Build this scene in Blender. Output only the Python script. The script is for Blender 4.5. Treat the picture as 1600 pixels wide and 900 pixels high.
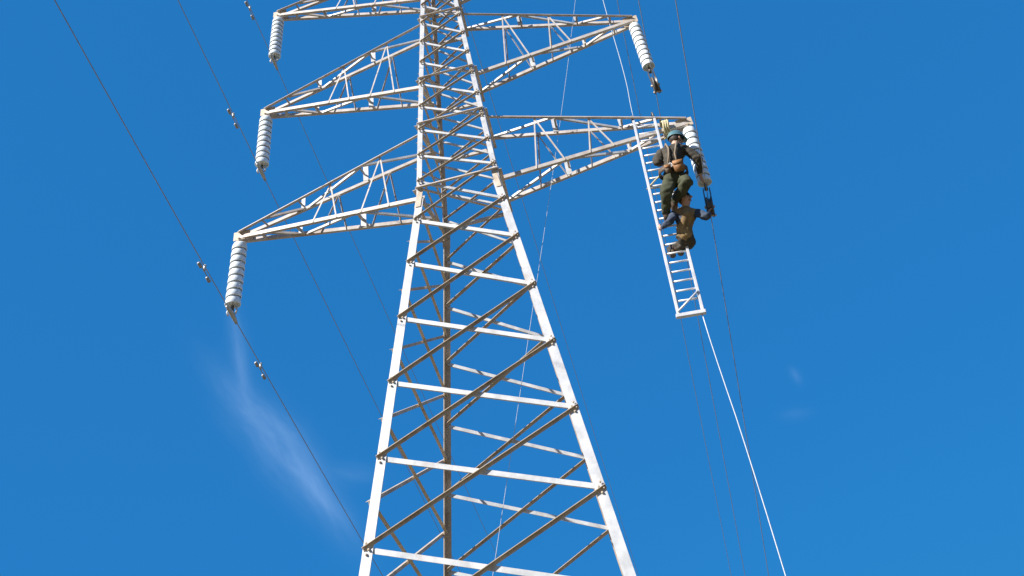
import bpy, bmesh, math, random
from mathutils import Vector, Matrix, noise
random.seed(7)
V = Vector
for o in list(bpy.data.objects):
    bpy.data.objects.remove(o, do_unlink=True)
scene = bpy.context.scene
COL = scene.collection

# ------------------------------------------------------------------ camera
cam_d = bpy.data.cameras.new('camera')
cam = bpy.data.objects.new('camera', cam_d)
COL.objects.link(cam)
scene.camera = cam
cam_d.sensor_width = 36.0
cam_d.lens = 1092.685 * 36.0 / 1600.0
cam_d.shift_x = -107.825 / 1600.0          # the print is a crop from a larger frame
cam_d.shift_y = -245.151 / 1600.0
cam_d.clip_start = 0.05
cam_d.clip_end = 60000
yaw, pit, rol = 0.021, 0.656, -0.262
fwd = V((math.sin(yaw) * math.cos(pit), math.cos(yaw) * math.cos(pit), math.sin(pit)))
rgt0 = V((math.cos(yaw), -math.sin(yaw), 0))
up0 = rgt0.cross(fwd)
rgt = rgt0 * math.cos(rol) + up0 * math.sin(rol)
upv = -rgt0 * math.sin(rol) + up0 * math.cos(rol)
M = Matrix((rgt, upv, -fwd)).transposed().to_4x4()
M.translation = V((1.793, -9.014, 1.6))
cam.matrix_world = M

# ------------------------------------------------------------------ sun, sky, exposure
SUN = V((-0.60, -0.50, 0.62)).normalized()          # towards the sun
sun_d = bpy.data.lights.new('sun', 'SUN')
sun_d.energy = 5.0
sun_d.angle = math.radians(0.53)
sun_d.color = (1.0, 0.955, 0.89)
sun = bpy.data.objects.new('sun', sun_d)
COL.objects.link(sun)
sun.rotation_euler = SUN.to_track_quat('Z', 'Y').to_euler()
sun.location = SUN * 60

world = bpy.data.worlds.new('World')
scene.world = world
world.use_nodes = True
wn, wl = world.node_tree.nodes, world.node_tree.links
wn.clear()


def wnode(t, **kw):
    n = wn.new(t)
    for k, v in kw.items():
        setattr(n, k, v)
    return n


def wmath(op, a, b=None, c=None, clamp=False):
    n = wn.new('ShaderNodeMath')
    n.operation = op
    n.use_clamp = clamp
    for i, v in enumerate((a, b, c)):
        if v is None:
            continue
        if isinstance(v, (int, float)):
            n.inputs[i].default_value = v
        else:
            wl.new(v, n.inputs[i])
    return n.outputs[0]


sky = wnode('ShaderNodeTexSky', sky_type='NISHITA', sun_disc=False)
sky.sun_elevation = math.asin(SUN.z)
sky.sun_rotation = math.atan2(SUN.x, SUN.y)
sky.altitude = 2600
sky.air_density = 1.0
sky.dust_density = 0.05
sky.ozone_density = 4.0
hsv = wnode('ShaderNodeHueSaturation')
gam = wnode('ShaderNodeGamma')                      # the print holds little contrast across the sky
gam.inputs['Gamma'].default_value = 0.10
wl.new(sky.outputs[0], gam.inputs['Color'])
wl.new(gam.outputs[0], hsv.inputs['Color'])
tint = wnode('ShaderNodeMix', data_type='RGBA', blend_type='MULTIPLY')
tint.inputs['Factor'].default_value = 1.0
wl.new(hsv.outputs[0], tint.inputs[6])
tint.inputs[7].default_value = (0.106, 1.02, 2.65, 1)
# thin high cirrus: streaks on the dome, by direction
tc = wnode('ShaderNodeTexCoord')


def streak(n_dir, along, length, width, amount, seed):
    n = V(n_dir).normalized()
    a = V(along)
    a = (a - n * a.dot(n)).normalized()
    b = n.cross(a)
    warp = wnode('ShaderNodeTexNoise')
    warp.inputs['Scale'].default_value = 7.0
    warp.inputs['Detail'].default_value = 5.0
    mp = wnode('ShaderNodeMapping')
    mp.inputs['Location'].default_value = (seed, seed * 2.3, seed * 0.7)
    wl.new(tc.outputs['Generated'], mp.inputs['Vector'])
    wl.new(mp.outputs[0], warp.inputs['Vector'])
    sub = wnode('ShaderNodeVectorMath', operation='SUBTRACT')
    wl.new(warp.outputs['Color'], sub.inputs[0])
    sub.inputs[1].default_value = (0.5, 0.5, 0.5)
    scl = wnode('ShaderNodeVectorMath', operation='SCALE')
    wl.new(sub.outputs[0], scl.inputs[0])
    scl.inputs['Scale'].default_value = width * 1.6
    add = wnode('ShaderNodeVectorMath', operation='ADD')
    wl.new(tc.outputs['Generated'], add.inputs[0])
    wl.new(scl.outputs[0], add.inputs[1])

    def dot(v):
        d = wnode('ShaderNodeVectorMath', operation='DOT_PRODUCT')
        wl.new(add.outputs[0], d.inputs[0])
        d.inputs[1].default_value = v
        return d.outputs['Value']
    dn = wmath('MAXIMUM', dot(n), 0.05)
    u = wmath('DIVIDE', wmath('DIVIDE', dot(a), dn), length)
    v = wmath('DIVIDE', wmath('DIVIDE', dot(b), dn), width)
    r2 = wmath('ADD', wmath('POWER', wmath('ABSOLUTE', u), 2.2), wmath('POWER', wmath('ABSOLUTE', v), 1.6))
    front = wmath('GREATER_THAN', dot(n), 0.2)
    m = wmath('MULTIPLY', wmath('EXPONENT', wmath('MULTIPLY', r2, -1.6)), front)
    fine = wnode('ShaderNodeTexNoise')
    fine.inputs['Scale'].default_value = 5.0
    fine.inputs['Detail'].default_value = 6.0
    fine.inputs['Roughness'].default_value = 0.55
    cmb = wnode('ShaderNodeCombineXYZ')                # fibres drawn out along the streak
    wl.new(wmath('MULTIPLY', u, length * 3.0), cmb.inputs[0])
    wl.new(wmath('MULTIPLY', v, width * 14.0), cmb.inputs[1])
    cmb.inputs[2].default_value = seed
    wl.new(cmb.outputs[0], fine.inputs['Vector'])
    f = wmath('MULTIPLY_ADD', fine.outputs['Fac'], 1.35, -0.08, clamp=True)
    return wmath('MULTIPLY', wmath('MULTIPLY', m, f), amount)


clouds = [
    streak((-0.441, 0.842, 0.309), (0.041, 0.042, -0.067), 0.115, 0.026, 0.46, 1.3),
    streak((-0.401, 0.881, 0.249), (0.037, 0.033, -0.073), 0.085, 0.018, 0.4, 3.3),
    streak((-0.463, 0.788, 0.405), (0.001, 0.024, -0.049), 0.07, 0.01, 0.34, 2.1),
    streak((-0.364, 0.893, 0.264), (0.035, 0.017, -0.013), 0.04, 0.014, 0.14, 4.2),
    streak((0.206, 0.945, 0.253), (0.003, 0.003, -0.013), 0.012, 0.006, 0.18, 5.5),
    streak((0.191, 0.958, 0.213), (0.022, -0.004, -0.004), 0.022, 0.008, 0.1, 6.1),
]
cm = clouds[0]
for c in clouds[1:]:
    cm = wmath('ADD', cm, c)
cm = wmath('MINIMUM', cm, 0.6)
cmix = wnode('ShaderNodeMix', data_type='RGBA')
wl.new(cm, cmix.inputs['Factor'])
wl.new(tint.outputs[2], cmix.inputs[6])
cmix.inputs[7].default_value = (1.75, 3.0, 5.2, 1)
bg = wnode('ShaderNodeBackground')
bg.inputs['Strength'].default_value = 0.110
wl.new(cmix.outputs[2], bg.inputs['Color'])
wo = wnode('ShaderNodeOutputWorld')
wl.new(bg.outputs[0], wo.inputs['Surface'])

scene.view_settings.view_transform = 'Standard'
scene.view_settings.look = 'None'
scene.view_settings.gamma = 1
scene.view_settings.use_curve_mapping = False
scene.view_settings.exposure = 0.75
scene.render.engine = 'CYCLES'
scene.render.resolution_x = 1024
scene.render.resolution_y = 576
scene.cycles.samples = 128


# ------------------------------------------------------------------ materials
def material(name, c1, c2, scale=6.0, rough=0.55, metal=0.0, bump=0.0, coords='Object', spec=0.5,
             streaks=None, trans=0.0):
    m = bpy.data.materials.new(name)
    m.use_nodes = True
    n, l = m.node_tree.nodes, m.node_tree.links
    b = n['Principled BSDF']
    t = n.new('ShaderNodeTexCoord')
    no = n.new('ShaderNodeTexNoise')
    no.inputs['Scale'].default_value = scale
    no.inputs['Detail'].default_value = 6
    no.inputs['Roughness'].default_value = 0.6
    l.new(t.outputs[coords], no.inputs['Vector'])
    r = n.new('ShaderNodeValToRGB')
    r.color_ramp.elements[0].position = 0.34
    r.color_ramp.elements[1].position = 0.66
    r.color_ramp.elements[0].color = (*c1, 1)
    r.color_ramp.elements[1].color = (*c2, 1)
    l.new(no.outputs['Fac'], r.inputs['Fac'])
    out = r.outputs['Color']
    if streaks:
        no2 = n.new('ShaderNodeTexNoise')
        no2.inputs['Scale'].default_value = scale * 0.35
        no2.inputs['Detail'].default_value = 9
        no2.inputs['Roughness'].default_value = 0.7
        l.new(t.outputs[coords], no2.inputs['Vector'])
        r2 = n.new('ShaderNodeValToRGB')
        r2.color_ramp.elements[0].position = streaks[1]
        r2.color_ramp.elements[1].position = streaks[1] + 0.14
        r2.color_ramp.elements[0].color = (0, 0, 0, 1)
        r2.color_ramp.elements[1].color = (streaks[2],) * 3 + (1,)
        l.new(no2.outputs['Fac'], r2.inputs['Fac'])
        mx = n.new('ShaderNodeMix')
        mx.data_type = 'RGBA'
        l.new(r2.outputs['Color'], mx.inputs['Factor'])
        l.new(out, mx.inputs[6])
        mx.inputs[7].default_value = (*streaks[0], 1)
        out = mx.outputs[2]
    l.new(out, b.inputs['Base Color'])
    b.inputs['Roughness'].default_value = rough
    b.inputs['Metallic'].default_value = metal
    b.inputs['Specular IOR Level'].default_value = spec
    if trans:
        b.inputs['Transmission Weight'].default_value = trans
    if bump:
        bp = n.new('ShaderNodeBump')
        bp.inputs['Strength'].default_value = bump
        bp.inputs['Distance'].default_value = 0.01
        l.new(no.outputs['Fac'], bp.inputs['Height'])
        l.new(bp.outputs['Normal'], b.inputs['Normal'])
    return m


MAT = {
    'galv': material('galvanised_steel', (0.42, 0.43, 0.45), (0.63, 0.64, 0.66), 6, 0.5, 0.08, 0.03,
                     streaks=((0.36, 0.27, 0.20), 0.56, 0.55)),
    'weathered_shade': material('weathered_shade_steel', (0.48, 0.39, 0.29), (0.60, 0.51, 0.41), 9, 0.6, 0.08, 0.08,  # shade of dark braces and rear legs put into the brown, plus rust streaks
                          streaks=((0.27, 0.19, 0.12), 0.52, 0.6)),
    'arm': material('arm_steel', (0.44, 0.38, 0.33), (0.62, 0.57, 0.53), 6, 0.55, 0.1, 0.05,
                    streaks=((0.36, 0.25, 0.18), 0.55, 0.55)),
    'dark_steel': material('dark_fitting_steel', (0.10, 0.09, 0.085), (0.18, 0.165, 0.15), 20, 0.5, 0.5, 0.1),
    'glass': material('pale_insulator_glaze', (0.74, 0.82, 0.86), (0.88, 0.93, 0.95), 3, 0.08, 0.0, 0, spec=0.8),
    'tan_jacket': material('tan_work_jacket', (0.16, 0.10, 0.04), (0.36, 0.24, 0.11), 7, 0.85, 0, 0.6),
    'blue_sleeve': material('dark_blue_sleeve', (0.03, 0.045, 0.08), (0.06, 0.08, 0.12), 9, 0.85, 0, 0.6),
    'cap': material('galvanised_cap', (0.42, 0.43, 0.43), (0.55, 0.55, 0.54), 25, 0.5, 0.4),
    'cable': material('weathered_aluminium_strand', (0.30, 0.30, 0.31), (0.40, 0.40, 0.41), 30, 0.55, 0.4, 0.2),
    'alu': material('ladder_aluminium', (0.66, 0.67, 0.70), (0.80, 0.80, 0.82), 9, 0.42, 0.25, 0.03),
    'rope': material('pale_rope', (0.52, 0.56, 0.62), (0.70, 0.73, 0.76), 60, 0.85, 0, 0.4),
    'jacket': material('dark_work_jacket', (0.030, 0.027, 0.020), (0.075, 0.062, 0.045), 7, 0.85, 0, 0.6),
    'trousers': material('olive_work_trousers', (0.035, 0.042, 0.020), (0.075, 0.078, 0.040), 7, 0.85, 0, 0.6),
    'boots': material('brown_boot_leather', (0.07, 0.045, 0.03), (0.12, 0.08, 0.05), 16, 0.6, 0, 0.3),
    'skin': material('skin', (0.50, 0.29, 0.20), (0.58, 0.35, 0.25), 12, 0.5),
    'hair': material('dark_hair', (0.03, 0.02, 0.015), (0.06, 0.04, 0.03), 60, 0.6, 0, 0.4),
    'helmet': material('teal_helmet_plastic', (0.08, 0.17, 0.20), (0.12, 0.23, 0.25), 4, 0.3),
    'leather': material('orange_brown_leather', (0.22, 0.10, 0.035), (0.36, 0.17, 0.06), 14, 0.6, 0, 0.3),
    'canvas': material('tan_canvas', (0.20, 0.13, 0.055), (0.46, 0.33, 0.17), 7, 0.9, 0, 0.4),
    'webbing': material('straw_coloured_webbing', (0.50, 0.43, 0.24), (0.62, 0.55, 0.34), 30, 0.85, 0, 0.3),
    'harness': material('harness_webbing', (0.20, 0.15, 0.10), (0.28, 0.22, 0.16), 30, 0.85),
    'concrete': material('footing_concrete', (0.30, 0.29, 0.27), (0.42, 0.41, 0.38), 5, 0.9, 0, 0.4),
    'ground': material('dry_hillside_grass', (0.15, 0.12, 0.055), (0.26, 0.20, 0.10), 0.35, 0.95, 0, 0.8,
                       streaks=((0.30, 0.25, 0.18), 0.55, 0.7)),
}


# ------------------------------------------------------------------ helpers
def link(name, me, mat, parent=None):
    o = bpy.data.objects.new(name, me)
    COL.objects.link(o)
    if mat is not None and not me.materials:
        me.materials.append(MAT[mat] if isinstance(mat, str) else mat)
    if parent is not None:
        o.parent = parent
    return o


def empty(name, loc=(0, 0, 0)):
    o = bpy.data.objects.new(name, None)
    o.empty_display_size = 0.2
    COL.objects.link(o)
    o.location = loc
    return o


def tag(o, label, cat, group=None, kind=None):
    o['label'] = label
    if cat:
        o['category'] = cat
    if group:
        o['group'] = group
    if kind:
        o['kind'] = kind
    return o


def to_mesh(bm, name='mesh', smooth=False):
    me = bpy.data.meshes.new(name)
    bmesh.ops.recalc_face_normals(bm, faces=bm.faces[:])
    bm.to_mesh(me)
    bm.free()
    if smooth:
        for p in me.polygons:
            p.use_smooth = True
    return me


def add_angle(bm, p0, p1, e1, e2, w, t, w2=None):
    """L-section bar from p0 to p1; corner on the line p0-p1, flange one along e1, flange two along e2."""
    w2 = w2 or w
    p0, p1 = V(p0), V(p1)
    a = (p1 - p0).normalized()
    e1 = V(e1)
    e1 = (e1 - a * e1.dot(a)).normalized()
    e2 = V(e2)
    e2 = e2 - a * e2.dot(a)
    e2 = (e2 - e1 * e2.dot(e1)).normalized()
    prof = [(0, 0), (w, 0), (w, t), (t, t), (t, w2), (0, w2)]
    rings = []
    for p in (p0, p1):
        rings.append([bm.verts.new(p + e1 * x + e2 * y) for x, y in prof])
    n = len(prof)
    for i in range(n):
        bm.faces.new((rings[0][i], rings[0][(i + 1) % n], rings[1][(i + 1) % n], rings[1][i]))
    for rg in rings:
        bm.faces.new((rg[0], rg[1], rg[2], rg[3]))
        bm.faces.new((rg[0], rg[3], rg[4], rg[5]))


def angle_obj(name, p0, p1, e1, e2, w, t, mat, parent, w2=None):
    bm = bmesh.new()
    add_angle(bm, p0, p1, e1, e2, w, t, w2)
    # a hex bolt head near each end, on the face of the first flange
    return link(name, to_mesh(bm, name), mat, parent)


def add_box(bm, c, ax, ay, az, sx, sy, sz, bevel=0.0):
    c, ax, ay, az = V(c), V(ax).normalized(), V(ay).normalized(), V(az).normalized()
    g = bmesh.ops.create_cube(bm, size=1.0)
    vs = g['verts']
    for v in vs:
        p = v.co.copy()
        v.co = c + ax * p.x * sx + ay * p.y * sy + az * p.z * sz
    if bevel:
        es = {e for v in vs for e in v.link_edges}
        bmesh.ops.bevel(bm, geom=list(es), offset=bevel, segments=2, affect='EDGES')


def frame_of(d):
    d = V(d).normalized()
    h = V((0, 0, 1)) if abs(d.z) < 0.95 else V((1, 0, 0))
    x = d.cross(h).normalized()
    return x, d.cross(x).normalized()


def add_tube(bm, pts, r, seg=8, cap=True):
    pts = [V(p) for p in pts]
    rs = r if isinstance(r, (list, tuple)) else [r] * len(pts)
    rings = []
    x, y = frame_of(pts[1] - pts[0])
    for i, p in enumerate(pts):
        d = (pts[min(i + 1, len(pts) - 1)] - pts[max(i - 1, 0)]).normalized()
        x = (x - d * x.dot(d)).normalized()
        y = d.cross(x)
        rings.append([bm.verts.new(p + (x * math.cos(k * 2 * math.pi / seg) + y * math.sin(k * 2 * math.pi / seg)) * rs[i])
                      for k in range(seg)])
    for a, b in zip(rings, rings[1:]):
        for k in range(seg):
            bm.faces.new((a[k], a[(k + 1) % seg], b[(k + 1) % seg], b[k]))
    if cap:
        bm.faces.new(rings[0])
        bm.faces.new(rings[-1])


def tube_obj(name, pts, r, mat, parent=None, seg=8):
    bm = bmesh.new()
    add_tube(bm, pts, r, seg)
    return link(name, to_mesh(bm, name, True), mat, parent)


def add_lathe(bm, prof, c, axis, seg=20):
    c = V(c)
    axis = V(axis).normalized()
    x, y = frame_of(axis)
    rings = []
    for r, h in prof:
        if r < 1e-5:
            rings.append([bm.verts.new(c + axis * h)])
        else:
            rings.append([bm.verts.new(c + axis * h + (x * math.cos(k * 2 * math.pi / seg) + y * math.sin(k * 2 * math.pi / seg)) * r)
                          for k in range(seg)])
    for a, b in zip(rings, rings[1:]):
        for k in range(seg):
            k2 = (k + 1) % seg
            if len(a) == 1 and len(b) == 1:
                continue
            if len(a) == 1:
                bm.faces.new((a[0], b[k2], b[k]))
            elif len(b) == 1:
                bm.faces.new((a[k], a[k2], b[0]))
            else:
                bm.faces.new((a[k], a[k2], b[k2], b[k]))


# ------------------------------------------------------------------ ground (hillside falling away from the photographer)
def ground_z(x, y):
    s = y + 9.0
    L = 160.0
    z = -0.5 * L * math.tanh(s / L) * (1.0 if s < 0 else 1.9)
    if s >= 0:
        z = -0.5 * 1.9 * L * math.tanh(s / (1.9 * L))
    return z + 0.12 * math.sin(x * 0.31) * math.cos(y * 0.27) * min(1.0, abs(s) / 12.0)


bm = bmesh.new()


def axis_steps():
    a = [0.0]
    st = 3.0
    while a[-1] < 15000:
        a.append(a[-1] + st)
        st *= 1.13
    return [-v for v in reversed(a[1:])] + a


ax_ = axis_steps()
gv = [[bm.verts.new((x, y, ground_z(x, y))) for x in ax_] for y in ax_]
for j in range(len(ax_) - 1):
    for i in range(len(ax_) - 1):
        bm.faces.new((gv[j][i], gv[j][i + 1], gv[j + 1][i + 1], gv[j + 1][i]))
g = link('ground', to_mesh(bm, 'ground', True), 'ground')
g['kind'] = 'structure'
g['label'] = 'dry grassy hillside falling away below the tower'

# ------------------------------------------------------------------ the lattice tower
ZB, HB, S1, S2 = 7.614, 0.60, 0.13878, 0.06135


def hw(z):
    return HB + (S1 if z < ZB else S2) * (ZB - z)


def corner_at(sx, sy, z):      # the rear face stands a little narrower than the front one
    h = hw(z)
    if sy < 0:
        return V((sx * (h + 0.032 + 0.020 * max(0.0, min(1.0, (ZB - z) / 2.0))), -h, z))
    return V((h * (0.88 if sx > 0 else -0.97), 1.13 * h, z))


LEV = [-4.10, -2.95, -1.85, -0.80, 0.22, 1.22, 2.19, 3.117, 3.992, 4.843, 5.683, 6.505, 7.22, 7.927,
       8.44, 8.977, 9.49, 10.019, 10.562, 11.10, 11.63, 12.15, 12.66, 13.16, 13.65, 14.13]
ZTOP = LEV[-1]
tower = empty('transmission_tower', (0, 0, ground_z(0, 0)))
tag(tower, 'tall galvanised steel lattice tower carrying paired cross arms against the blue sky', 'pylon')
T0 = tower.location.copy()


def tp(p):            # world point to tower space
    return V(p) - T0


legs = {}
for nm, sx, sy in (('A', -1, -1), ('B', 1, -1), ('C', -1, 1), ('D', 1, 1)):
    bm = bmesh.new()

    def corner(z):
        return tp(corner_at(sx, sy, z))
    LW, UW = (0.110, 0.078) if sy < 0 else (0.085, 0.068)
    zb = ground_z(sx * 2.2, sy * 2.2) - 0.3
    add_angle(bm, corner(zb), corner(ZB), (-sx, 0, 0), (0, -sy, 0), LW, 0.012)
    add_angle(bm, corner(ZB), corner(ZTOP), (-sx, 0, 0), (0, -sy, 0), UW, 0.009)
    legs[nm] = link('leg', to_mesh(bm, 'leg'), 'galv' if sy < 0 else 'weathered_shade', tower)  # browner colour stands in for shade on the rear legs
    if sy > 0:
        legs[nm]['label'] = 'rear leg with brown shade put into its colour'
    # splice plates at the bend
    bm = bmesh.new()
    d = (corner(ZB) - corner(ZB - 1)).normalized()
    c = corner(ZB)
    add_box(bm, c + V((-sx * 0.05, sy * 0.006, 0)), (1, 0, 0), (0, 1, 0), d, 0.075, 0.010, 0.34)
    add_box(bm, c + V((sx * 0.006, -sy * 0.05, 0)), (1, 0, 0), (0, 1, 0), d, 0.010, 0.075, 0.34)
    link('splice_plate', to_mesh(bm, 'splice_plate'), 'weathered_shade', legs[nm])
    bm = bmesh.new()
    gz = ground_z(sx * 2.2, sy * 2.2)
    cc = tp(corner_at(sx, sy, gz) + V((0, 0, -0.35)))
    bmesh.ops.create_cone(bm, segments=4, radius1=0.75, radius2=0.42, depth=1.2, cap_ends=True,
                          matrix=Matrix.Translation(cc) @ Matrix.Rotation(math.radians(45), 4, 'Z'))
    link('footing', to_mesh(bm, 'footing'), 'concrete', tower)

# faces: u runs along the face, n is the outward normal
FACES = {
    'front': (V((1, 0, 0)), V((0, -1, 0)), 0.0),
    'back': (V((1, 0, 0)), V((0, 1, 0)), 0.0),
    'left': (V((0, 1, 0)), V((-1, 0, 0)), 0.5),
    'right': (V((0, 1, 0)), V((1, 0, 0)), 0.5),
}


def face_pt(face, side, z, off=0.0):
    u, n, _ = FACES[face]
    sx, sy = {'front': (side, -1), 'back': (side, 1), 'left': (-1, side), 'right': (1, side)}[face]
    return tp(corner_at(sx, sy, z) + n * off)


def brace_set(face):
    u, n, stag = FACES[face]
    lv = LEV if not stag else [a + (b - a) * stag for a, b in zip(LEV, LEV[1:])]
    for i in range(len(lv) - 1):
        z0, z1 = lv[i], lv[i + 1]
        zm = 0.5 * (z0 + z1)
        w = 0.049 if zm < 7.3 else 0.037
        if zm < 2:
            w = 0.07
        t = 0.006
        lw = 0.130 if zm < ZB else 0.088
        up_pale = V((0, 0, 1)) + u * 0.4
        up_dark = V((0, 0, 1)) - u * 0.4
        if face in ('front', 'back'):
            pale_dir = V((0, 1, 0))
            dark_dir = V((0, -1, 0))
        else:
            pale_dir = -n
            dark_dir = n
        wd = w * 0.80
        if face in ('left', 'right'):
            w = wd = 0.040 if zm < 7.3 else 0.032
        elif face == 'back':
            w *= 0.85
        ins = 0.035
        # pale brace: from the minus side (upper) to the plus side (lower)
        off_p = -0.020 if face == 'back' else -0.014
        p0 = face_pt(face, -1, z1, off_p) + u * ins
        p1 = face_pt(face, 1, z0, off_p) - u * ins
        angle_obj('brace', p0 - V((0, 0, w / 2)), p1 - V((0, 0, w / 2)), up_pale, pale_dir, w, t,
                  'galv' if face in ('front', 'back') else 'weathered_shade', tower)
        # dark brace: from the plus side (upper) to the minus side (lower), bolted on the other side of the legs
        off_d = {'front': 0.003, 'back': -0.034, 'left': 0.003, 'right': -0.030}[face]
        if face == 'right':
            dark_dir = -n
        p0 = face_pt(face, 1, z1, off_d) - u * 0.012
        p1 = face_pt(face, -1, z0, off_d) + u * 0.012
        # corner at the upper edge, web hanging down, outstanding flange towards the viewer's side
        angle_obj('brace', p0 + V((0, 0, wd / 2)), p1 + V((0, 0, wd / 2)), -up_dark, dark_dir, wd, t, 'weathered_shade', tower,  # brown colour adds painted shade to the flange's own
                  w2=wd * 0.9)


for f_ in ('front', 'back', 'left', 'right'):
    brace_set(f_)

# bolt heads at the nodes of the front face, too small to pick apart one by one
for sd_, nm in ((-1, 'A'), (1, 'B')):
    bm = bmesh.new()
    for z in LEV:
        lw_ = 0.110 if z < ZB else 0.078
        c = corner_at(sd_, -1, z) + V((-sd_ * lw_ * 0.5, -0.011, 0))
        for q in ((-0.026, 0.012), (0.026, -0.012), (0.0, 0.05), (0.0, -0.05)):
            cc = tp(c + V((q[0], 0, q[1])))
            add_lathe(bm, [(0.0, 0.0), (0.013, 0.0), (0.013, 0.011), (0.007, 0.013), (0.007, 0.020), (0.0, 0.020)], cc, (0, -1, 0), 6)
    o = link('bolts', to_mesh(bm, 'bolts'), 'weathered_shade', legs[nm])
    o['kind'] = 'stuff'

# horizontal frames where the cross arms join
ARMS = [  # tip x, tip z, lower chord z at legs, upper chord z at legs
    (3.645, 8.142, 7.78, 9.08),
    (3.405, 10.676, 10.13, 11.78),
    (3.337, 13.293, 12.52, 14.05),
]
for tx, tz, zl, zu in ARMS:
    for z in (zl, zu):
        A_, B_, C_, D_ = (corner_at(sx, sy, z) for sx, sy in ((-1, -1), (1, -1), (-1, 1), (1, 1)))
        for (a, b, e) in ((A_, B_, V((0, -1, 0))), (C_, D_, V((0, 1, 0))), (A_, C_, V((-1, 0, 0))), (B_, D_, V((1, 0, 0)))):
            angle_obj('girt', tp(a + e * 0.010), tp(b + e * 0.010), (0, 0, 1), e, 0.050, 0.006, 'arm', tower)
        angle_obj('plan_brace', tp(A_ + V((.02, .02, 0.012))), tp(D_ + V((-.02, -.02, 0.012))), (1, -1, 0), (0, 0, 1), 0.045, 0.005, 'arm', tower)

# cross arms
arm_objs = {}
for k, (tx, tz, zl, zu) in enumerate(ARMS):
    for s in (-1, 1):
        tip = V((s * tx, 0, tz))
        bm = bmesh.new()
        # tip plates that clasp the four chords and carry the hanger
        add_box(bm, tp(tip + V((-s * 0.04, -0.045, 0.02))), (1, 0, 0), (0, 1, 0), (0, 0, 1), 0.26, 0.012, 0.15)
        add_box(bm, tp(tip + V((-s * 0.04, 0.045, 0.02))), (1, 0, 0), (0, 1, 0), (0, 0, 1), 0.26, 0.012, 0.15)
        add_tube(bm, [tp(tip + V((0, -0.08, -0.03))), tp(tip + V((0, 0.08, -0.03)))], 0.016, 8)
        arm = link('cross_arm', to_mesh(bm, 'cross_arm'), 'weathered_shade', tower)
        arm_objs[(k, s)] = arm
        arm['label'] = ['lowest', 'middle', 'topmost'][k] + ' tapering lattice cross arm reaching ' + ('left' if s < 0 else 'right')
        hl, hu = hw(zl), hw(zu)
        WA = 0.54
        XA, XB = (0.975, 0.915) if s > 0 else (0.993, 0.978)
        base = {('l', -1): V((s * hl * XA, -hl * WA, zl)), ('l', 1): V((s * hl * XB, hl * WA, zl)),
                ('u', -1): V((s * hu * XA, -hu * WA, zu)), ('u', 1): V((s * hu * XB, hu * WA, zu))}
        tips = {('l', -1): tip + V((0, -0.055, -0.03)), ('l', 1): tip + V((0, 0.055, -0.03)),
                ('u', -1): tip + V((0, -0.055, 0.06)), ('u', 1): tip + V((0, 0.055, 0.06))}

        def ch(lv, sd, t):
            return base[(lv, sd)].lerp(tips[(lv, sd)], t)
        for lv in 'lu':
            for sd in (-1, 1):
                if lv == 'u':      # flange turned outwards, upstand above it
                    e1, e2, ww = (0, sd, 0), (0, 0, 1), 0.052
                else:
                    e1, e2, ww = (0, 1, 0), (0, 0, 1), 0.058
                angle_obj('chord', tp(ch(lv, sd, 0)), tp(ch(lv, sd, 1)), e1, e2, ww, 0.006, 'arm', arm)
        st = [0.0, 0.35, 0.68, 0.87]
        for lv in 'lu':
            dz = V((0, 0, -0.006)) if lv == 'l' else V((0, 0, -0.010))
            for i in (1, 2, 3):
                t = st[i]
                # cross bar between the near and the far chord
                cb = angle_obj('cross_bar', tp(ch(lv, -1, t) + dz), tp(ch(lv, 1, t) + dz), (s, 0, 0), (0, 0, 1 if lv == 'l' else -1),
                               0.034, 0.005, 'arm', arm)
            # pale tie plates riveted to the cross bars
            for i, hh, wdt in ((1, 0.31, 0.085), (2, 0.19, 0.060)):
                hh *= (1.0, 0.85, 0.85)[k]
                mid = (ch(lv, -1, st[i]) + ch(lv, 1, st[i])) * 0.5
                bm = bmesh.new()
                add_box(bm, tp(mid + V((0, -0.012, 0.02))), (1, 0, 0.02 * s), (0, 1, 0), (0, 0, 1), wdt, 0.008, hh)
                link('tie_plate', to_mesh(bm, 'tie_plate'), 'galv', arm)
            # plan zigzag
            for i in (0, 1, 2):
                sd = 1 if (i % 2 == 0) else -1
                angle_obj('lacing', tp(ch(lv, sd, st[i] + 0.01) - dz * 1.5), tp(ch(lv, -sd, st[i + 1] - 0.01) - dz * 1.5), (0, 0, 1),
                          (0, 1, 0), 0.036, 0.005, 'galv' if i < 2 else 'arm', arm)
        for sd in (-1, 1):
            for zz in ([('l', 0.19), ('u', 0.25), ('l', 0.34)], [('l', 0.47), ('u', 0.52), ('l', 0.60)]):
                for (l0, t0), (l1, t1) in zip(zz, zz[1:]):
                    angle_obj('lacing', tp(ch(l0, sd, t0) + V((0, sd * 0.008, 0))), tp(ch(l1, sd, t1) + V((0, sd * 0.008, 0))), (1, 0, 0), (0, -sd, 0),
                              0.022, 0.004, 'arm', arm)

# peak above the arms
pk = V((0, 0, 16.6))
for sx, sy in ((-1, -1), (1, -1), (-1, 1), (1, 1)):
    h = hw(ZTOP)
    angle_obj('peak_leg', tp((sx * h, sy * h, ZTOP)), tp(pk + V((sx * 0.03, sy * 0.03, 0))), (-sx, 0, 0), (0, -sy, 0), 0.07, 0.007, 'galv', tower)

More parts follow.
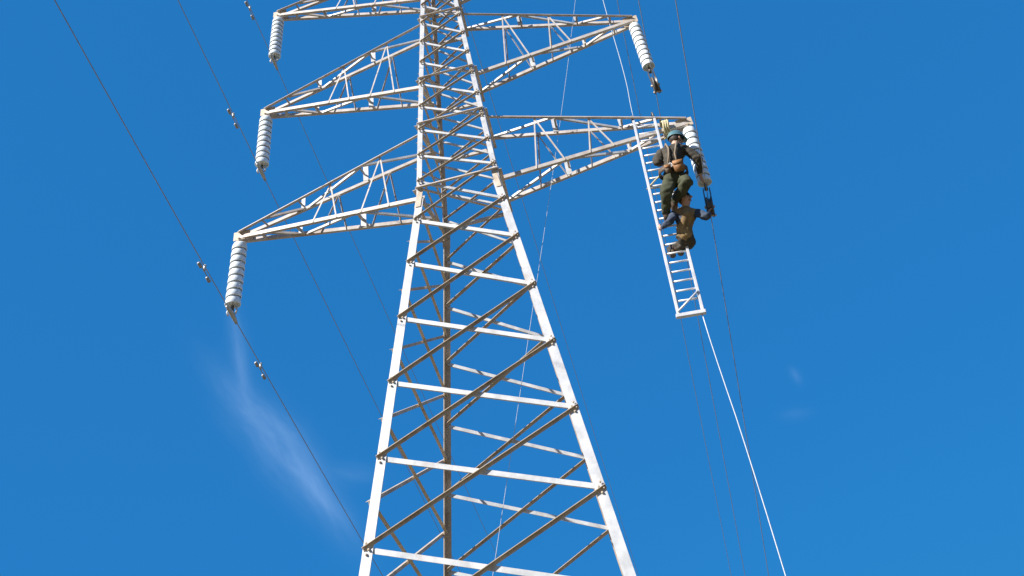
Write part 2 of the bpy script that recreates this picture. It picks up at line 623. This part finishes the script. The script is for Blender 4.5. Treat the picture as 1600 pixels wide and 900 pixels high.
# ------------------------------------------------------------------ insulator strings
NDISC, PITCH, HANG = 9, 0.117, 0.070
STR_LEN = HANG + NDISC * PITCH + 0.03
bm = bmesh.new()
add_lathe(bm, [(0.046, 0.031), (0.092, 0.029), (0.098, 0.012), (0.104, -0.006), (0.109, -0.034), (0.110, -0.078), (0.107, -0.086), (0.100, -0.084),
               (0.098, -0.055), (0.085, -0.040), (0.066, -0.042), (0.062, -0.064), (0.056, -0.046), (0.030, -0.044), (0.0, -0.044)],
          (0, 0, 0), (0, 0, 1), 24)
DISC = to_mesh(bm, 'disc', True)
bm = bmesh.new()
add_lathe(bm, [(0, 0.062), (0.030, 0.060), (0.040, 0.050), (0.047, 0.022), (0.050, 0.0), (0.046, -0.004), (0.0, -0.004)], (0, 0, 0), (0, 0, 1), 14)
add_lathe(bm, [(0.011, -0.04), (0.011, -0.074), (0.0, -0.074)], (0, 0, 0), (0, 0, 1), 8)
CAPM = to_mesh(bm, 'cap', True)
DISC.materials.append(MAT['glass'])
CAPM.materials.append(MAT['cap'])


def make_string(tip, label, group, lean=(0, 0, -1)):
    root = empty('insulator_string', V(tip) + V((0, 0, -0.03)))
    tag(root, label, 'insulator', group)
    d = V(lean).normalized()
    root.rotation_euler = V((0, 0, 1)).rotation_difference(-d).to_euler()
    bm = bmesh.new()      # shackle
    pts = [V((0, 0.030 * math.cos(a), 0.0 + 0.030 * math.sin(a))) for a in [math.pi * j / 8 for j in range(9)]]
    add_tube(bm, [V((0, 0.03, -0.06))] + pts + [V((0, -0.03, -0.06))], 0.011, 8)
    link('shackle', to_mesh(bm, 'shackle', True), 'dark_steel', root)
    for i in range(NDISC):
        z = -HANG - i * PITCH - 0.035
        o = link('disc', DISC, None, root)
        o.location = (0, 0, z)
        c = link('cap', CAPM, None, o)
    return root


def string_end(tip, lean=(0, 0, -1)):
    return V(tip) + V((0, 0, -0.03)) + V(lean).normalized() * STR_LEN


LEVN = ['lowest', 'middle', 'topmost']
TIPS = {(k, s): V((s * ARMS[k][0], 0, ARMS[k][1])) for k in range(3) for s in (-1, 1)}
LEAN = {}
for (k, s), t in TIPS.items():
    LEAN[(k, s)] = V((random.uniform(-0.015, 0.015), random.uniform(-0.02, 0.02), -1))
LEAN[(0, 1)] = V((-0.07, -0.03, -1)).normalized()       # drawn in towards the workers
BLK = {0: V((-0.16, -0.05, -1)).normalized(), 1: V((0, 0, -1)), 2: V((0, 0, -1))}
LBL = {
    (0, -1): 'longest looking pale insulator string hanging from the lowest left cross arm',
    (1, -1): 'pale insulator string hanging from the middle left cross arm',
    (2, -1): 'short looking pale insulator string hanging from the top left cross arm',
    (0, 1): 'pale insulator string beside the workers on the lowest right cross arm',
    (1, 1): 'pale insulator string with a dark block below, on the middle right cross arm',
    (2, 1): 'insulator string at the top edge of the picture on the top right arm',
}
for key, t in TIPS.items():
    make_string(t, LBL[key], 'insulator strings on the cross arms', LEAN[key])

# suspension clamps (left circuit) and stringing blocks (right circuit)
WS = -0.5


def wire_pt(x, zc, y):
    return V((x, y, zc + WS * y + 0.0016 * y * y))


WD = V((0, 1, WS)).normalized()
for k in range(3):
    e = string_end(TIPS[(k, -1)], LEAN[(k, -1)])
    root = empty('suspension_clamp', e)
    tag(root, ['dark suspension clamp under the lowest left insulator string', 'dark suspension clamp under the middle left insulator string',
               'dark suspension clamp under the top left insulator string'][k], 'clamp', 'suspension clamps')
    bm = bmesh.new()
    add_tube(bm, [V((0, 0, 0.02)), V((0, 0, -0.09))], [0.022, 0.028], 8)
    link('eye', to_mesh(bm, 'eye', True), 'dark_steel', root)
    bm = bmesh.new()
    add_tube(bm, [WD * -0.17 + V((0, 0, -0.13)), WD * -0.10 + V((0, 0, -0.115)), V((0, 0, -0.105)), WD * 0.10 + V((0, 0, -0.115)), WD * 0.17 + V((0, 0, -0.13))],
             [0.018, 0.028, 0.034, 0.028, 0.018], 10)
    link('saddle', to_mesh(bm, 'saddle', True), 'cap', root)
    for j in (-1, 1):
        bm = bmesh.new()
        add_tube(bm, [V((0.045 * j, 0, 0.0)), V((0.075 * j, 0.0, -0.07)), V((0.055 * j, 0, -0.13))], 0.013, 8)
        link('arcing_horn', to_mesh(bm, 'arcing_horn', True), 'galv', root)
for k in range(3):
    e = string_end(TIPS[(k, 1)], LEAN[(k, 1)])
    root = empty('stringing_block', e)
    root.rotation_euler = V((0, 0, 1)).rotation_difference(-BLK[k]).to_euler()
    tag(root, ['dark stringing block below the insulator string beside the workers',
               'dark stringing block hanging under the middle right insulator string',
               'dark block tip at the top edge of the picture right of the tower'][k], 'pulley', 'stringing blocks')
    bm = bmesh.new()
    add_tube(bm, [V((0, 0, 0.02)), V((0, 0, -0.10))], [0.02, 0.03], 8)
    link('swivel', to_mesh(bm, 'swivel', True), 'dark_steel', root)
    for j in (-1, 1):
        bm = bmesh.new()
        add_box(bm, V((0.047 * j, 0, -0.32)), (1, 0, 0), (0, 1, 0), (0, 0, 1), 0.012, 0.085, 0.48, 0.004)
        link('cheek_plate', to_mesh(bm, 'cheek_plate'), 'dark_steel', root)
    bm = bmesh.new()
    add_lathe(bm, [(0.0, -0.038), (0.15, -0.038), (0.15, -0.026), (0.115, -0.010), (0.115, 0.010), (0.15, 0.026), (0.15, 0.038), (0.0, 0.038)],
              V((0, 0, -0.40)), (1, 0, 0), 24)
    link('sheave', to_mesh(bm, 'sheave', True), 'dark_steel', root)
    bm = bmesh.new()
    add_tube(bm, [V((-0.075, 0, -0.40)), V((0.075, 0, -0.40))], 0.02, 8)
    add_tube(bm, [V((-0.075, 0, -0.545)), V((0.075, 0, -0.545))], 0.014, 8)
    link('axle', to_mesh(bm, 'axle', True), 'weathered_shade', root)

# ------------------------------------------------------------------ conductors
CL = {
    (0, -1): 'dark line conductor clamped under the lowest left insulator string',
    (1, -1): 'thin dark conductor clamped under the middle left insulator string',
    (2, -1): 'faint thin conductor clamped under the top left insulator string',
    (0, 1): 'thin dark conductor passing right of the two workers and the ladder',
    (1, 1): 'thin dark conductor running through the middle right block',
    (2, 1): 'thin dark conductor running through the block at the top edge',
}
wz = {}
for key, t in TIPS.items():
    k, s = key
    e = string_end(t, LEAN[key])
    zc = e.z - (0.115 if s < 0 else 0.27)
    wz[key] = (e.x, zc)
    if s > 0:
        e = e + BLK[k] * 0.28
        zc = e.z
        wz[key] = (e.x, zc)
    ys = [-80, -60, -45, -35, -28, -22, -17, -13, -10, -8, -6, -4.5, -3, -2, -1, -0.4, 0, 0.4, 1, 2, 3, 4.5, 6, 8, 10, 13, 17, 22, 28, 35, 45, 60, 80, 110, 140]
    c = tube_obj('power_cable', [wire_pt(e.x, zc, y - e.y) + V((0, e.y, 0)) for y in ys], 0.0060, 'cable', None, 8)
    tag(c, CL[key], 'cable', 'line conductors')
tag(tube_obj('earth_wire', [V((0, y, 16.62 + WS * y + 0.0016 * y * y)) for y in (-80, -50, -30, -18, -10, -5, -2, 0, 2, 5, 10, 18, 30, 50, 80, 110, 140)], 0.007, 'cable'),
    'thin earth wire over the tower peak above the frame', 'cable')


# vibration dampers on the left conductors
def damper(key, y, label):
    x, zc = wz[key]
    p = wire_pt(x, zc, y)
    root = empty('vibration_damper', p)
    tag(root, label, 'damper', 'vibration dampers')
    bm = bmesh.new()
    add_tube(bm, [V((0, 0, 0.018)), V((0, 0, -0.075))], [0.022, 0.016], 8)
    link('clamp', to_mesh(bm, 'clamp', True), 'cap', root)
    bm = bmesh.new()
    add_tube(bm, [WD * (a * 0.13) + V((0, 0, -0.075 - 0.02 * a * a)) for a in (-1, -0.5, 0, 0.5, 1)], 0.007, 6)
    link('messenger', to_mesh(bm, 'messenger', True), 'cable', root)
    for j in (-1, 1):
        bm = bmesh.new()
        c = WD * (0.13 * j) + V((0, 0, -0.097))
        add_tube(bm, [c - WD * 0.048, c - WD * 0.04, c + WD * 0.04, c + WD * 0.048], [0.013, 0.023, 0.023, 0.013], 10)
        link('weight', to_mesh(bm, 'weight', True), 'cable', root)


damper((0, -1), -0.80, 'damper on the lowest left conductor, above its clamp')
damper((0, -1), 0.90, 'damper on the lowest left conductor, below its clamp')
damper((1, -1), -0.98, 'damper on the middle left conductor, above its clamp')
damper((2, -1), -0.98, 'damper on the top left conductor near the top edge')

# ------------------------------------------------------------------ ladder
LT, RT = V((2.835, -0.10, 8.39)), V((3.167, -0.10, 8.36))
LB, RB = V((2.592, -0.10, 5.09)), V((2.915, -0.10, 5.06))
lad = empty('ladder', (LB + RB) / 2)
tag(lad, 'pale aluminium ladder hanging from the lowest right cross arm', 'ladder')
lo = lad.location.copy()
dl = (LT - LB).normalized()
dx = (RT - LT).normalized()
for a, b in ((LB, LT), (RB, RT)):
    bm = bmesh.new()
    add_box(bm, (a + b) / 2 - lo, dx, (0, 1, 0), (b - a), 0.040, 0.068, (b - a).length, 0.004)
    link('rail', to_mesh(bm, 'rail'), 'alu', lad)
NR = 22
for i in range(NR):
    t = 0.06 + 0.90 * i / (NR - 1)
    a, b = LB.lerp(LT, t) - lo, RB.lerp(RT, t) - lo
    tube_obj('rung', [a, b], 0.0145, 'alu', lad, 8)
tube_obj('brace', [LB.lerp(LT, 0.012) - lo + V((0, -0.045, 0)), RB.lerp(RT, 0.085) - lo + V((0, -0.045, 0))], 0.014, 'alu', lad)
bm = bmesh.new()
add_box(bm, (LB + RB) / 2 - lo + V((0, -0.002, -0.005)), dx, (0, 1, 0), dl, 0.40, 0.078, 0.05, 0.006)
link('foot_bar', to_mesh(bm, 'foot_bar'), 'alu', lad)
for a in (LT, RT):
    tube_obj('hook', [a - lo + V((0, 0, -0.02)), a - lo + V((0, 0.0, 0.10)), a - lo + V((0, 0.06, 0.16)), a - lo + V((0, 0.13, 0.15)), a - lo + V((0, 0.16, 0.08))],
             0.014, 'dark_steel', lad)


# ------------------------------------------------------------------ ropes
def rope(name, a, b, sag, r, label, n=28):
    a, b = V(a), V(b)
    pts = []
    for i in range(n + 1):
        t = i / n
        wob = V((math.sin(t * 9 + sag) * 0.012 + 0.05 * 4 * t * (1 - t), math.cos(t * 7) * 0.01, 0))
        pts.append(a.lerp(b, t) + V((0, 0, -sag * 4 * t * (1 - t))) + wob * min(1, 8 * t * (1 - t)))
    o = tube_obj(name, pts, r, 'rope', None, 7)
    tag(o, label, 'rope', 'ropes rigged around the tower')
    return o


rope('rope', RB + V((-0.02, 0, 0.0)), (2.60, -0.10, ground_z(2.6, -0.1)), 0.0, 0.0068, 'pale tag rope hanging from the foot of the ladder')
rope('rope', LT + V((0.03, 0.10, 0.12)), (3.05, 0.02, 13.10), 0.0, 0.0055, 'thin pale rope rising from the ladder top to the topmost right arm')
rope('rope', (2.92, 0.0, 12.95), (-2.75, 0.0, ground_z(-2.7, 0)), 0.25, 0.0030, 'thin pale hand line slanting down through the tower body')


# ------------------------------------------------------------------ the worker on the ladder
def skin_figure(name, joints, bones, root_key, sub=2):
    keys = list(joints)
    idx = {k: i for i, k in enumerate(keys)}
    me = bpy.data.meshes.new(name)
    me.from_pydata([joints[k][0] for k in keys], [(idx[a], idx[b]) for a, b, _ in bones], [])
    tmp = bpy.data.objects.new(name + '_tmp', me)
    COL.objects.link(tmp)
    md = tmp.modifiers.new('skin', 'SKIN')
    md.use_smooth_shade = True
    md.branch_smoothing = 0.6
    sl = me.skin_vertices[0].data
    for k in keys:
        r = joints[k][1]
        sl[idx[k]].radius = r if isinstance(r, tuple) else (r, r)
        sl[idx[k]].use_root = (k == root_key)
    sb = tmp.modifiers.new('sub', 'SUBSURF')
    sb.levels = sub
    sb.render_levels = sub
    dg = bpy.context.evaluated_depsgraph_get()
    out = bpy.data.meshes.new_from_object(tmp.evaluated_get(dg), depsgraph=dg)
    bpy.data.objects.remove(tmp, do_unlink=True)
    # materials by the nearest bone
    mats = []
    for _, _, m in bones:
        if m not in mats:
            mats.append(m)
    out.materials.clear()
    for m in mats:
        out.materials.append(MAT[m])
    seg = [(V(joints[a][0]), V(joints[b][0]), mats.index(m)) for a, b, m in bones]
    for p in out.polygons:
        best, bi = 1e9, 0
        for a, b, mi in seg:
            ab = b - a
            t = max(0, min(1, (p.center - a).dot(ab) / max(ab.length_squared, 1e-9)))
            d = (a + ab * t - p.center).length
            if d < best:
                best, bi = d, mi
        p.material_index = bi
        p.use_smooth = True
    cloth = {i for i, m in enumerate(mats) if m in ('jacket', 'trousers', 'tan_jacket', 'blue_sleeve')}
    amp = [0.0] * len(out.vertices)
    for p in out.polygons:
        if p.material_index in cloth:
            for vi in p.vertices:
                amp[vi] = 1.0
    nrm = [v.normal.copy() for v in out.vertices]
    for v, n_, a_ in zip(out.vertices, nrm, amp):
        if a_:
            q = v.co
            f = noise.noise(V((q.x * 9, q.y * 9, q.z * 22))) * 0.016 + noise.noise(V((q.x * 26, q.y * 26, q.z * 40 + q.x * 30))) * 0.009
            v.co = q + n_ * f
    return out


class Figure:
    """one person: joints in world space, one skinned body mesh, head details as children"""

    def __init__(self, origin, label):
        self.o = V(origin)
        self.root = empty('person', origin)
        tag(self.root, label, 'person')
        self.J, self.B = {}, []

    def P(self, x, y, z):
        return V((x, y, z)) - self.o

    def j(self, k, p, r):
        self.J[k] = (self.P(*p), r)

    def fingers(self, pre, palm, wrist, curl):
        J, B = self.J, self.B
        p = J[palm][0]
        d = (p - J[wrist][0]).normalized()
        c = V(curl)
        c = (c - d * c.dot(d)).normalized()
        sdir = d.cross(c).normalized()
        for i, (o, ln) in enumerate(((-0.030, 0.9), (-0.010, 1.05), (0.010, 1.0), (0.029, 0.8))):
            a = p + d * 0.030 + sdir * o
            b = a + d * 0.034 * ln + c * 0.012
            e = b + d * 0.008 * ln + c * 0.032 * ln
            f = e - d * 0.018 * ln + c * 0.016 * ln
            for nm, q, r in (('a', a, 0.0105), ('b', b, 0.0095), ('e', e, 0.009), ('f', f, 0.008)):
                J[f'{pre}{i}{nm}'] = (q, (r, r))
            B.extend([(palm, f'{pre}{i}a', 'skin'), (f'{pre}{i}a', f'{pre}{i}b', 'skin'), (f'{pre}{i}b', f'{pre}{i}e', 'skin'), (f'{pre}{i}e', f'{pre}{i}f', 'skin')])
        a = p - d * 0.010 + sdir * -0.036
        b = a + d * 0.022 - sdir * 0.018 + c * 0.022
        e = b + d * 0.016 + sdir * 0.006 + c * 0.022
        for nm, q, r in (('a', a, 0.012), ('b', b, 0.0105), ('e', e, 0.009)):
            J[f'{pre}t{nm}'] = (q, (r, r))
        B.extend([(palm, f'{pre}ta', 'skin'), (f'{pre}ta', f'{pre}tb', 'skin'), (f'{pre}tb', f'{pre}te', 'skin')])

    def skeleton(self, top, sleeve, legs_):
        self.B += [('pelvis', 'belly', top), ('belly', 'chest', top), ('chest', 'upper', top), ('upper', 'neck', top), ('neck', 'chin', 'skin'),
                   ('chin', 'head', 'skin'), ('head', 'crown', 'skin'),
                   ('upper', 'shl', top), ('shl', 'ell', sleeve), ('ell', 'wrl', sleeve), ('wrl', 'pal', 'skin'),
                   ('upper', 'shr', top), ('shr', 'elr', sleeve), ('elr', 'wrr', sleeve), ('wrr', 'par', 'skin'),
                   ('pelvis', 'hil', legs_), ('hil', 'knl', legs_), ('knl', 'anl', legs_), ('anl', 'hel', 'boots'), ('hel', 'tol', 'boots'),
                   ('pelvis', 'hir', legs_), ('hir', 'knr', legs_), ('knr', 'anr', legs_), ('anr', 'her', 'boots'), ('her', 'tor', 'boots')]

    def build(self, look, helmet):
        body = link('body', skin_figure('body', self.J, self.B, 'pelvis', 3), None, self.root)
        hd = self.J['head'][0]
        look = V(look).normalized()
        side = look.cross(V((0.15, 0, 1))).normalized()
        hup = side.cross(look).normalized()
        bm = bmesh.new()
        add_tube(bm, [hd + look * 0.082 + hup * 0.015, hd + look * 0.108 - hup * 0.022, hd + look * 0.085 - hup * 0.034], [0.010, 0.016, 0.010], 8)
        link('nose', to_mesh(bm, 'nose', True), 'skin', body)
        for j in (-1, 1):
            bm = bmesh.new()
            bmesh.ops.create_uvsphere(bm, u_segments=10, v_segments=8, radius=0.012, matrix=Matrix.Translation(hd + look * 0.078 + side * 0.031 * j + hup * 0.012))
            link('eye', to_mesh(bm, 'eye', True), 'hair', body)
            bm = bmesh.new()
            bmesh.ops.create_uvsphere(bm, u_segments=10, v_segments=8, radius=0.028, matrix=Matrix.Translation(hd + side * 0.084 * j - hup * 0.008) @ Matrix.Diagonal((0.6, 0.9, 1.15, 1)))
            link('ear', to_mesh(bm, 'ear', True), 'skin', body)
        bm = bmesh.new()
        add_tube(bm, [hd + look * 0.070 - side * 0.026 - hup * 0.058, hd + look * 0.084 - hup * 0.060, hd + look * 0.070 + side * 0.026 - hup * 0.058], 0.007, 6)
        link('mouth', to_mesh(bm, 'mouth', True), 'leather', body)
        bm = bmesh.new()
        bmesh.ops.create_uvsphere(bm, u_segments=20, v_segments=14, radius=0.101, matrix=Matrix.Translation(hd - look * 0.016 + hup * 0.014))
        bmesh.ops.bisect_plane(bm, geom=bm.verts[:] + bm.edges[:] + bm.faces[:], plane_co=hd + look * (0.0 if helmet else 0.02) + hup * 0.0,
                               plane_no=look * 0.8 - hup * (0.35 if helmet else 0.75), clear_outer=True)
        for v in bm.verts:
            v.co += (v.co - hd).normalized() * noise.noise(v.co * 45) * 0.010
        link('hair', to_mesh(bm, 'hair', True), 'hair', self.root)
        if not helmet:
            return
        bm = bmesh.new()
        hc = hd + hup * 0.030
        rings = []
        for i, (r, h) in enumerate(((0.128, -0.004), (0.118, 0.006), (0.118, 0.035), (0.106, 0.072), (0.078, 0.102), (0.040, 0.118), (0.0, 0.123))):
            if r == 0:
                rings.append([bm.verts.new(hc + hup * h)])
            else:
                rg = []
                for k in range(24):
                    a = k * 2 * math.pi / 24
                    ca = math.cos(a)
                    pk_ = 0.045 * max(0, ca) ** 3 if i == 0 else 0
                    rg.append(bm.verts.new(hc + look * (ca * r * 1.12 + pk_) + side * math.sin(a) * r * 0.95 + hup * (h - pk_ * 0.35)))
                rings.append(rg)
        for a, b in zip(rings, rings[1:]):
            for k in range(24):
                k2 = (k + 1) % 24
                bm.faces.new((a[k], a[k2], b[k2], b[k]) if len(b) > 1 else (a[k], a[k2], b[0]))
        hm = link('helmet', to_mesh(bm, 'helmet', True), 'helmet', self.root)
        so = hm.modifiers.new('thick', 'SOLIDIFY')
        so.thickness = 0.006
        tube_obj('chin_strap', [hd + side * 0.082 + hup * 0.03, hd + side * 0.070 - hup * 0.06 + look * 0.02, hd - hup * 0.105 + look * 0.035,
                                hd - side * 0.070 - hup * 0.06 + look * 0.02, hd - side * 0.082 + hup * 0.03], 0.006, 'hair', hm, 6)


def ring_strip(name, c, rx, ry, up, xdir, width, thick, mat, parent, n=28):
    up = V(up).normalized()
    xd = V(xdir)
    xd = (xd - up * xd.dot(up)).normalized()
    yd = up.cross(xd)
    bm = bmesh.new()
    rgs = []
    for k in range(n):
        a = 2 * math.pi * k / n
        d = xd * math.cos(a) * rx + yd * math.sin(a) * ry
        dn = d.normalized()
        rgs.append([bm.verts.new(c + d + up * (-width / 2)), bm.verts.new(c + d + dn * thick + up * (-width / 2)),
                    bm.verts.new(c + d + dn * thick + up * (width / 2)), bm.verts.new(c + d + up * (width / 2))])
    for k in range(n):
        a, b = rgs[k], rgs[(k + 1) % n]
        for j in range(4):
            bm.faces.new((a[j], a[(j + 1) % 4], b[(j + 1) % 4], b[j]))
    return link(name, to_mesh(bm, name, True), mat, parent)


RUNG = [5.273 + 0.1414 * i for i in range(22)]
# --- upper worker: knees bent on the rungs, one hand on the rail, the other arm stretched to the insulator string
F = Figure((2.90, -0.26, RUNG[8]), 'worker in dark jacket and olive trousers high on the ladder, reaching to the insulator')
F.j('pelvis', (3.10, -0.40, 6.98), (0.180, 0.150))
F.j('belly', (3.13, -0.41, 7.13), (0.195, 0.155))
F.j('chest', (3.19, -0.39, 7.33), (0.225, 0.165))
F.j('upper', (3.23, -0.365, 7.46), (0.200, 0.130))
F.j('neck', (3.285, -0.33, 7.565), 0.066)
F.j('chin', (3.315, -0.315, 7.620), (0.068, 0.072))
F.j('head', (3.345, -0.305, 7.690), (0.080, 0.092))
F.j('crown', (3.362, -0.300, 7.755), (0.066, 0.078))
F.j('shl', (3.045, -0.36, 7.49), 0.088)
F.j('ell', (2.915, -0.47, 7.26), 0.078)
F.j('wrl', (3.030, -0.22, 7.40), 0.036)
F.j('pal', (3.062, -0.150, 7.430), (0.036, 0.024))
F.j('shr', (3.41, -0.36, 7.44), 0.088)
F.j('elr', (3.540, -0.39, 7.21), 0.072)
F.j('wrr', (3.510, -0.225, 7.06), 0.036)
F.j('par', (3.520, -0.165, 6.990), (0.036, 0.024))
F.j('hil', (3.005, -0.40, 6.90), 0.118)
F.j('knl', (2.895, -0.62, 6.66), 0.092)
F.j('anl', (2.845, -0.260, RUNG[8] + 0.125), 0.064)
F.j('hel', (2.842, -0.272, RUNG[8] + 0.062), 0.054)
F.j('tol', (2.830, -0.075, RUNG[8] + 0.058), (0.052, 0.040))
F.j('hir', (3.195, -0.40, 6.90), 0.118)
F.j('knr', (3.235, -0.62, 6.74), 0.092)
F.j('anr', (2.995, -0.260, RUNG[9] + 0.125), 0.064)
F.j('her', (2.992, -0.272, RUNG[9] + 0.062), 0.054)
F.j('tor', (2.985, -0.075, RUNG[9] + 0.058), (0.052, 0.040))
F.skeleton('jacket', 'jacket', 'trousers')
F.fingers('fl', 'pal', 'wrl', (-0.2, 0.3, 0.9))
F.fingers('fr', 'par', 'wrr', (0.9, 0.1, 0.3))
F.build((0.80, 0.45, -0.10), True)
P, person = F.P, F.root
belt = ring_strip('belt', P(3.118, -0.405, 7.075), 0.205, 0.170, (0.15, 0, 1), (1, 0, 0), 0.085, 0.012, 'boots', person)
for nm, cx, cy, cz, w, h, dpt in (('pouch', 3.19, -0.605, 7.030, 0.15, 0.17, 0.07), ('pouch', 3.03, -0.590, 7.03, 0.085, 0.13, 0.05)):
    bm = bmesh.new()
    add_box(bm, P(cx, cy, cz), (1, 0, 0), (0, 1, 0), (0, 0, 1), w, dpt, h, 0.014)
    link(nm, to_mesh(bm, nm, True), 'leather' if w > 0.1 else 'boots', belt)
    bm = bmesh.new()
    add_box(bm, P(cx, cy - dpt * 0.5 - 0.004, cz + h * 0.28), (1, 0, 0), (0, 1, 0), (0, 0, 1), w * 1.02, 0.010, h * 0.42, 0.004)
    link('flap', to_mesh(bm, 'flap', True), 'leather', belt)
bm = bmesh.new()
pts = [P(3.085, -0.605, 7.08) + V((0.022 * math.cos(a), -0.004, 0.034 * math.sin(a))) for a in [2 * math.pi * j / 14 for j in range(15)]]
add_tube(bm, pts, 0.007, 6)
link('carabiner', to_mesh(bm, 'carabiner', True), 'alu', belt)
for j in (-1, 1):
    tube_obj('shoulder_strap', [P(3.118 + 0.07 * j, -0.570, 7.10), P(3.16 + 0.045 * j, -0.575, 7.28), P(3.20 + 0.055 * j, -0.560, 7.40),
                                P(3.225 + 0.085 * j, -0.470, 7.550), P(3.225 + 0.09 * j, -0.34, 7.595), P(3.2 + 0.085 * j, -0.235, 7.44)], 0.014, 'harness', person, 8)
tube_obj('lanyard', [P(2.93, -0.42, 7.08), P(2.84, -0.24, 7.12), P(2.72, -0.02, 7.15), P(2.9, 0.02, 7.15), P(3.10, -0.02, 7.14), P(3.27, -0.24, 7.12), P(3.30, -0.42, 7.10)],
         0.012, 'webbing', person, 8)

# --- lower worker: sitting through the ladder, twisting round to hold the block
G = Figure((2.95, -0.12, RUNG[5]), 'bareheaded worker in a tan jacket crouched low on the ladder, hand on the dark block')
G.j('pelvis', (2.985, -0.20, 6.10), (0.155, 0.125))
G.j('belly', (3.02, -0.225, 6.20), (0.150, 0.120))
G.j('chest', (3.07, -0.25, 6.34), (0.165, 0.125))
G.j('upper', (3.105, -0.265, 6.45), (0.145, 0.105))
G.j('neck', (3.135, -0.280, 6.54), 0.060)
G.j('chin', (3.155, -0.290, 6.595), (0.066, 0.070))
G.j('head', (3.170, -0.295, 6.660), (0.078, 0.090))
G.j('crown', (3.178, -0.295, 6.720), (0.066, 0.078))
G.j('shl', (2.945, -0.30, 6.47), 0.074)
G.j('ell', (2.84, -0.42, 6.30), 0.060)
G.j('wrl', (2.735, -0.21, 6.36), 0.033)
G.j('pal', (2.705, -0.150, 6.385), (0.034, 0.022))
G.j('shr', (3.250, -0.28, 6.42), 0.074)
G.j('elr', (3.370, -0.35, 6.25), 0.060)
G.j('wrr', (3.425, -0.185, 6.400), 0.033)
G.j('par', (3.455, -0.125, 6.455), (0.034, 0.022))
G.j('hil', (2.90, -0.13, 6.06), 0.095)
G.j('knl', (2.80, 0.28, 6.22), 0.074)
G.j('anl', (2.79, 0.10, RUNG[5] + 0.13), 0.054)
G.j('hel', (2.79, 0.13, RUNG[5] + 0.065), 0.050)
G.j('tol', (2.785, -0.07, RUNG[5] + 0.058), (0.048, 0.038))
G.j('hir', (3.06, -0.13, 6.06), 0.095)
G.j('knr', (3.02, 0.29, 6.24), 0.074)
G.j('anr', (2.91, 0.10, RUNG[5] + 0.13), 0.054)
G.j('her', (2.91, 0.13, RUNG[5] + 0.065), 0.050)
G.j('tor', (2.905, -0.07, RUNG[5] + 0.058), (0.048, 0.038))
G.skeleton('tan_jacket', 'blue_sleeve', 'jacket')
G.fingers('fl', 'pal', 'wrl', (0.3, 0.8, 0.3))
G.fingers('fr', 'par', 'wrr', (0.5, 0.6, 0.4))
G.build((0.75, -0.55, -0.05), False)

# sling round the arm end above the worker
bm = bmesh.new()
SC = V((3.30, 0.0, 8.17))
for j in range(3):
    pts = []
    for a in range(17):
        an = 2 * math.pi * a / 16
        pts.append(V((0.035 * j - 0.035 + 0.01 * math.sin(3 * an), 0.15 * math.cos(an), 0.13 * math.sin(an) - 0.02)))
    add_tube(bm, pts, 0.019, 8)
sl = link('sling', to_mesh(bm, 'sling', True), 'webbing')
sl.location = SC
tag(sl, 'straw coloured webbing sling wrapped round the right arm end above the workers', 'sling')
